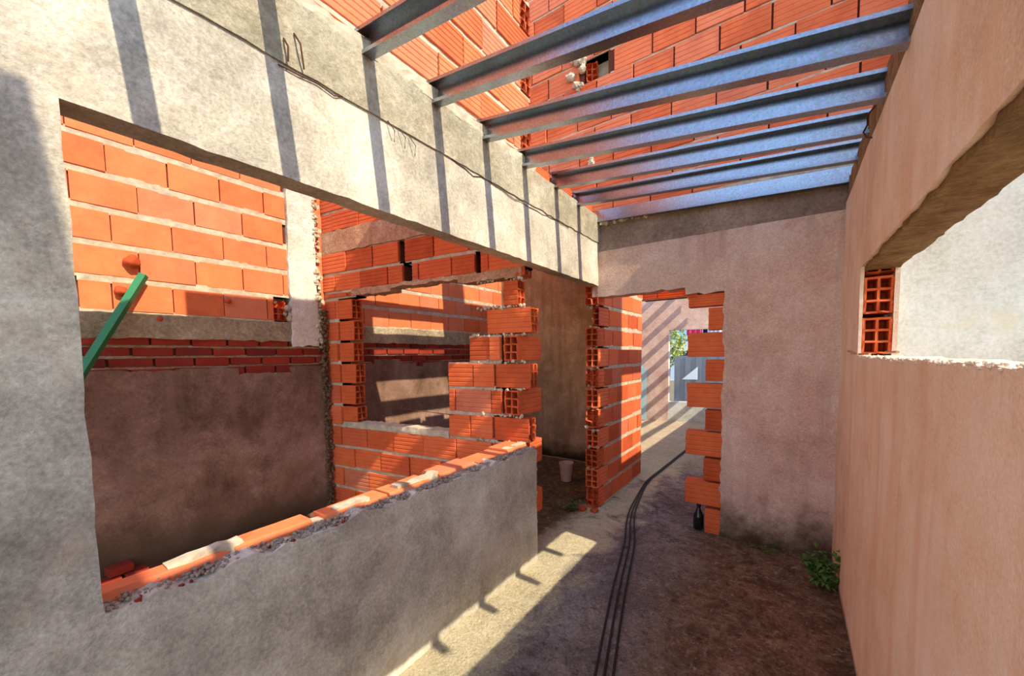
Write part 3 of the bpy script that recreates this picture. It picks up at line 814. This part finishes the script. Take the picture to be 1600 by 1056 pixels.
def leaf(bm, base, d, l, w, droop=.3):
    d = d.normalized(); s = d.cross(Vector((0, 0, 1)))
    if s.length < .05: s = Vector((1, 0, 0))
    s.normalize(); n = s.cross(d)
    p = [base, base + d * l * .45 + s * w / 2 - n * l * .02, base + d * l - Vector((0, 0, l * droop)), base + d * l * .45 - s * w / 2 - n * l * .02, base + d * l * .5 + n * w * .12]
    v = [bm.verts.new(q) for q in p]
    bm.faces.new((v[0], v[1], v[4])); bm.faces.new((v[1], v[2], v[4])); bm.faces.new((v[2], v[3], v[4])); bm.faces.new((v[3], v[0], v[4]))

def weed(name, loc, h, r, nst, nl, lab, seed, lm='leaf', ls=.05):
    e = empty(name, loc, lab, 'plant', None); rnd = random.Random(seed)
    bl = bmesh.new(); stems = []
    for k in range(nst):
        a = rnd.uniform(0, 6.28); rr = r * rnd.uniform(.2, 1)
        top = Vector((math.cos(a) * rr, math.sin(a) * rr, h * rnd.uniform(.5, 1)))
        stems.append((Vector((math.cos(a) * .012, math.sin(a) * .012, 0)), top))
        for i in range(nl):
            t = rnd.uniform(.25, 1); p = top * t
            dd = Vector((rnd.uniform(-1, 1), rnd.uniform(-1, 1), rnd.uniform(-.2, .7)))
            leaf(bl, p, dd, ls * rnd.uniform(.6, 1.2), ls * .5 * rnd.uniform(.7, 1.2))
    link('leaves', bl, M[lm], e)
    for a, b in stems[:min(6, nst)]:
        tube('stem', [a, (a + b) / 2 + Vector((0, 0, .01)), b], .003, M['stem'], e, 5)
    return e
weed('weed', (.225, 3.12, .0), .27, .12, 16, 20, 'leafy green weed growing in the corner at the foot of the right wall', 2, ls=.055)
weed('weed', (-1.70, 3.40, .0), .12, .12, 10, 10, 'low scruffy weed growing at the foot of the brick edge of the doorway', 4, ls=.05)
weed('weed', (-.12, 3.50, .0), .05, .14, 10, 8, 'flat tuft of moss and grass at the foot of the back wall', 9, ls=.03)

for i, (x, y, r, lab) in enumerate(((-1.62, 3.47, .045, 'broken brick lump nearest the weed at the foot of the doorway edge'), (-1.50, 3.50, .04, 'broken brick lump against the foot of the doorway edge'))):
    e = bmesh.new(); tl = e.faces.layers.float.new('tint'); lump(e, (0, 0, r * .35), r, i + 3, 2, .7, .5)
    o = link('brick_lump', e, M['brick']); o.location = (x, y, 0); tag(o, lab, 'brick', 'broken bricks by the doorway')

# ------------------------------------------------------------------ outside, through the end window
bm = bmesh.new(); box(bm, (-14, 9.6, -.3), (14, 40, -.05))
structure(link('ground', bm, M['ground']))
def crown(name, loc, h, r, n, lab, seed, mat='leaf_yellow'):
    e = empty(name, loc, lab, 'tree', 'trees outside'); rnd = random.Random(seed)
    bl = bmesh.new()
    for i in range(n):
        a = Vector((rnd.gauss(0, 1), rnd.gauss(0, 1), rnd.gauss(0, 1))).normalized() * r * rnd.uniform(.5, 1)
        p = Vector((a.x, a.y, h + a.z * 1.3))
        leaf(bl, p, Vector((rnd.uniform(-1, 1), rnd.uniform(-1, 1), rnd.uniform(-.5, 1))), .2, .11)
    link('foliage', bl, M[mat], e)
    tube('trunk', [(0, 0, -.1), (.05, 0, h * .5), (0, 0, h)], [.1, .08, .05], M['stem'], e, 8)
crown('tree', (-3.75, 13.2, 0), .75, .55, 900, 'yellow-green bush beside the grey sheet shed outside the window', 3)
crown('tree', (-4.2, 17.5, 0), 1.9, .8, 900, 'taller yellow-green tree behind the shed outside the window', 5)
hb = empty('house', (-5.5, 24, -.05), 'white and pale blue house far outside the end window', 'house')
bm = bmesh.new(); box(bm, (-4, 0, 0), (7, 4, 2.3)); link('wall', bm, M['white_wall'], hb)
bm = bmesh.new(); box(bm, (-4, -.05, 2.3), (7, 4, 6)); link('upper_wall', bm, M['blue_wall'], hb)
bm = bmesh.new(); box(bm, (.2, -.06, .6), (1.1, -.0, 1.7)); link('window', bm, M['dark_cloth'], hb)
sh = empty('shed', (-2.55, 13.4, -.05), 'grey sheet-metal shed outside the end window', 'shed')
bm = bmesh.new()
for k in range(14): box(bm, (-.45 + k * .16, .02 * (k % 2), 0), (-.45 + (k + 1) * .16, .04 + .02 * (k % 2), 1.5 ))
link('wall', bm, M['grey_sheet'], sh)
bm = bmesh.new()
v = [bm.verts.new(q) for q in ((-.2, -.05, .75), (.25, -.05, .75), (.25, -.05, 1.15), (-.2, -.08, .75), (.25, -.08, .75), (.25, -.08, 1.15))]
for q in ((0, 1, 2), (5, 4, 3), (0, 3, 4, 1), (1, 4, 5, 2), (2, 5, 3, 0)): bm.faces.new([v[i] for i in q])
link('white_panel', bm, M['white_sheet'], sh)
def cloth(x0, x1, z0, z1, mat, lab):
    bm = bmesh.new(); n = 10
    A = []
    for i in range(n + 1):
        x = x0 + (x1 - x0) * i / n
        A.append([bm.verts.new((x, 12.0 + .03 * math.sin(i * 1.9) + s, z)) for s in (0, .012) for z in (z0 + .02 * math.sin(i), z1)])
    for a, b in zip(A, A[1:]):
        bm.faces.new((a[0], b[0], b[1], a[1])); bm.faces.new((a[2], a[3], b[3], b[2])); bm.faces.new((a[1], b[1], b[3], a[3])); bm.faces.new((a[0], a[2], b[2], b[0]))
    bm.faces.new((A[0][0], A[0][1], A[0][3], A[0][2])); bm.faces.new((A[-1][0], A[-1][2], A[-1][3], A[-1][1]))
    o = link('laundry', bm, mat, None, True, .9); tag(o, lab, 'cloth', 'laundry on the line')
cloth(-2.37, -1.97, 2.03, 2.32, M['pink_cloth'], 'pink cloth hanging on the line outside the end window')
cloth(-1.95, -1.83, 1.98, 2.32, M['dark_cloth'], 'dark cloth hanging on the line outside the end window')
cloth(-1.81, -1.5, 2.02, 2.32, M['white_cloth'], 'white cloth hanging on the line outside the end window')
o = tube('clothes_line', [(-6, 12.005, 2.35), (-2, 12.005, 2.325), (2, 12.005, 2.35)], .006, M['rebar'], None, 6)
tag(o, 'thin line holding the laundry outside the end window', 'line')

# ------------------------------------------------------------------ light
sun = bpy.data.lights.new('sun', 'SUN'); sun.energy = 6.2; sun.angle = math.radians(.5); sun.color = (1., .89, .69)
so = bpy.data.objects.new('sun', sun); COL.objects.link(so)
d = Vector((-1, .115, -.98))
so.rotation_euler = d.to_track_quat('-Z', 'Y').to_euler(); so.location = (6, -1, 9)

w = bpy.data.worlds.new('World'); S.world = w; w.use_nodes = True
nt = w.node_tree; nt.nodes.clear()
sky = nt.nodes.new('ShaderNodeTexSky'); sky.sky_type = 'NISHITA'; sky.sun_disc = False
sky.sun_elevation = math.radians(44); sky.sun_rotation = math.radians(96); sky.air_density = 1.; sky.dust_density = .1; sky.ozone_density = 2.5; sky.altitude = 800
bg = nt.nodes.new('ShaderNodeBackground'); bg.inputs['Strength'].default_value = .46
out = nt.nodes.new('ShaderNodeOutputWorld')
hs = nt.nodes.new('ShaderNodeHueSaturation'); hs.inputs['Saturation'].default_value = .82
nt.links.new(sky.outputs[0], hs.inputs['Color']); nt.links.new(hs.outputs[0], bg.inputs[0]); nt.links.new(bg.outputs[0], out.inputs[0])

# ------------------------------------------------------------------ camera
f, cy, yaw, pitch, roll = 611.87, 595.96, .61383, -.06589, -.01408
fw = Vector((-math.sin(yaw) * math.cos(pitch), math.cos(yaw) * math.cos(pitch), math.sin(pitch)))
rt = Vector((math.cos(yaw), math.sin(yaw), 0)); up = rt.cross(fw)
r2 = rt * math.cos(roll) + up * math.sin(roll); u2 = -rt * math.sin(roll) + up * math.cos(roll)
cam = bpy.data.cameras.new('camera'); cam.sensor_fit = 'HORIZONTAL'; cam.sensor_width = 36
cam.lens = f / 1600 * 36; cam.shift_y = (cy - 528) / 1600; cam.clip_start = .02; cam.clip_end = 200
co = bpy.data.objects.new('camera', cam); COL.objects.link(co)
mw = Matrix((r2, u2, -fw)).transposed().to_4x4(); mw.translation = (0, 0, 1.53)
co.matrix_world = mw
S.camera = co
S.view_settings.view_transform = 'Standard'; S.view_settings.look = 'None'
S.view_settings.exposure = .12; S.view_settings.gamma = 1.; S.view_settings.use_curve_mapping = False
S.cycles.max_bounces = 8; S.cycles.diffuse_bounces = 5
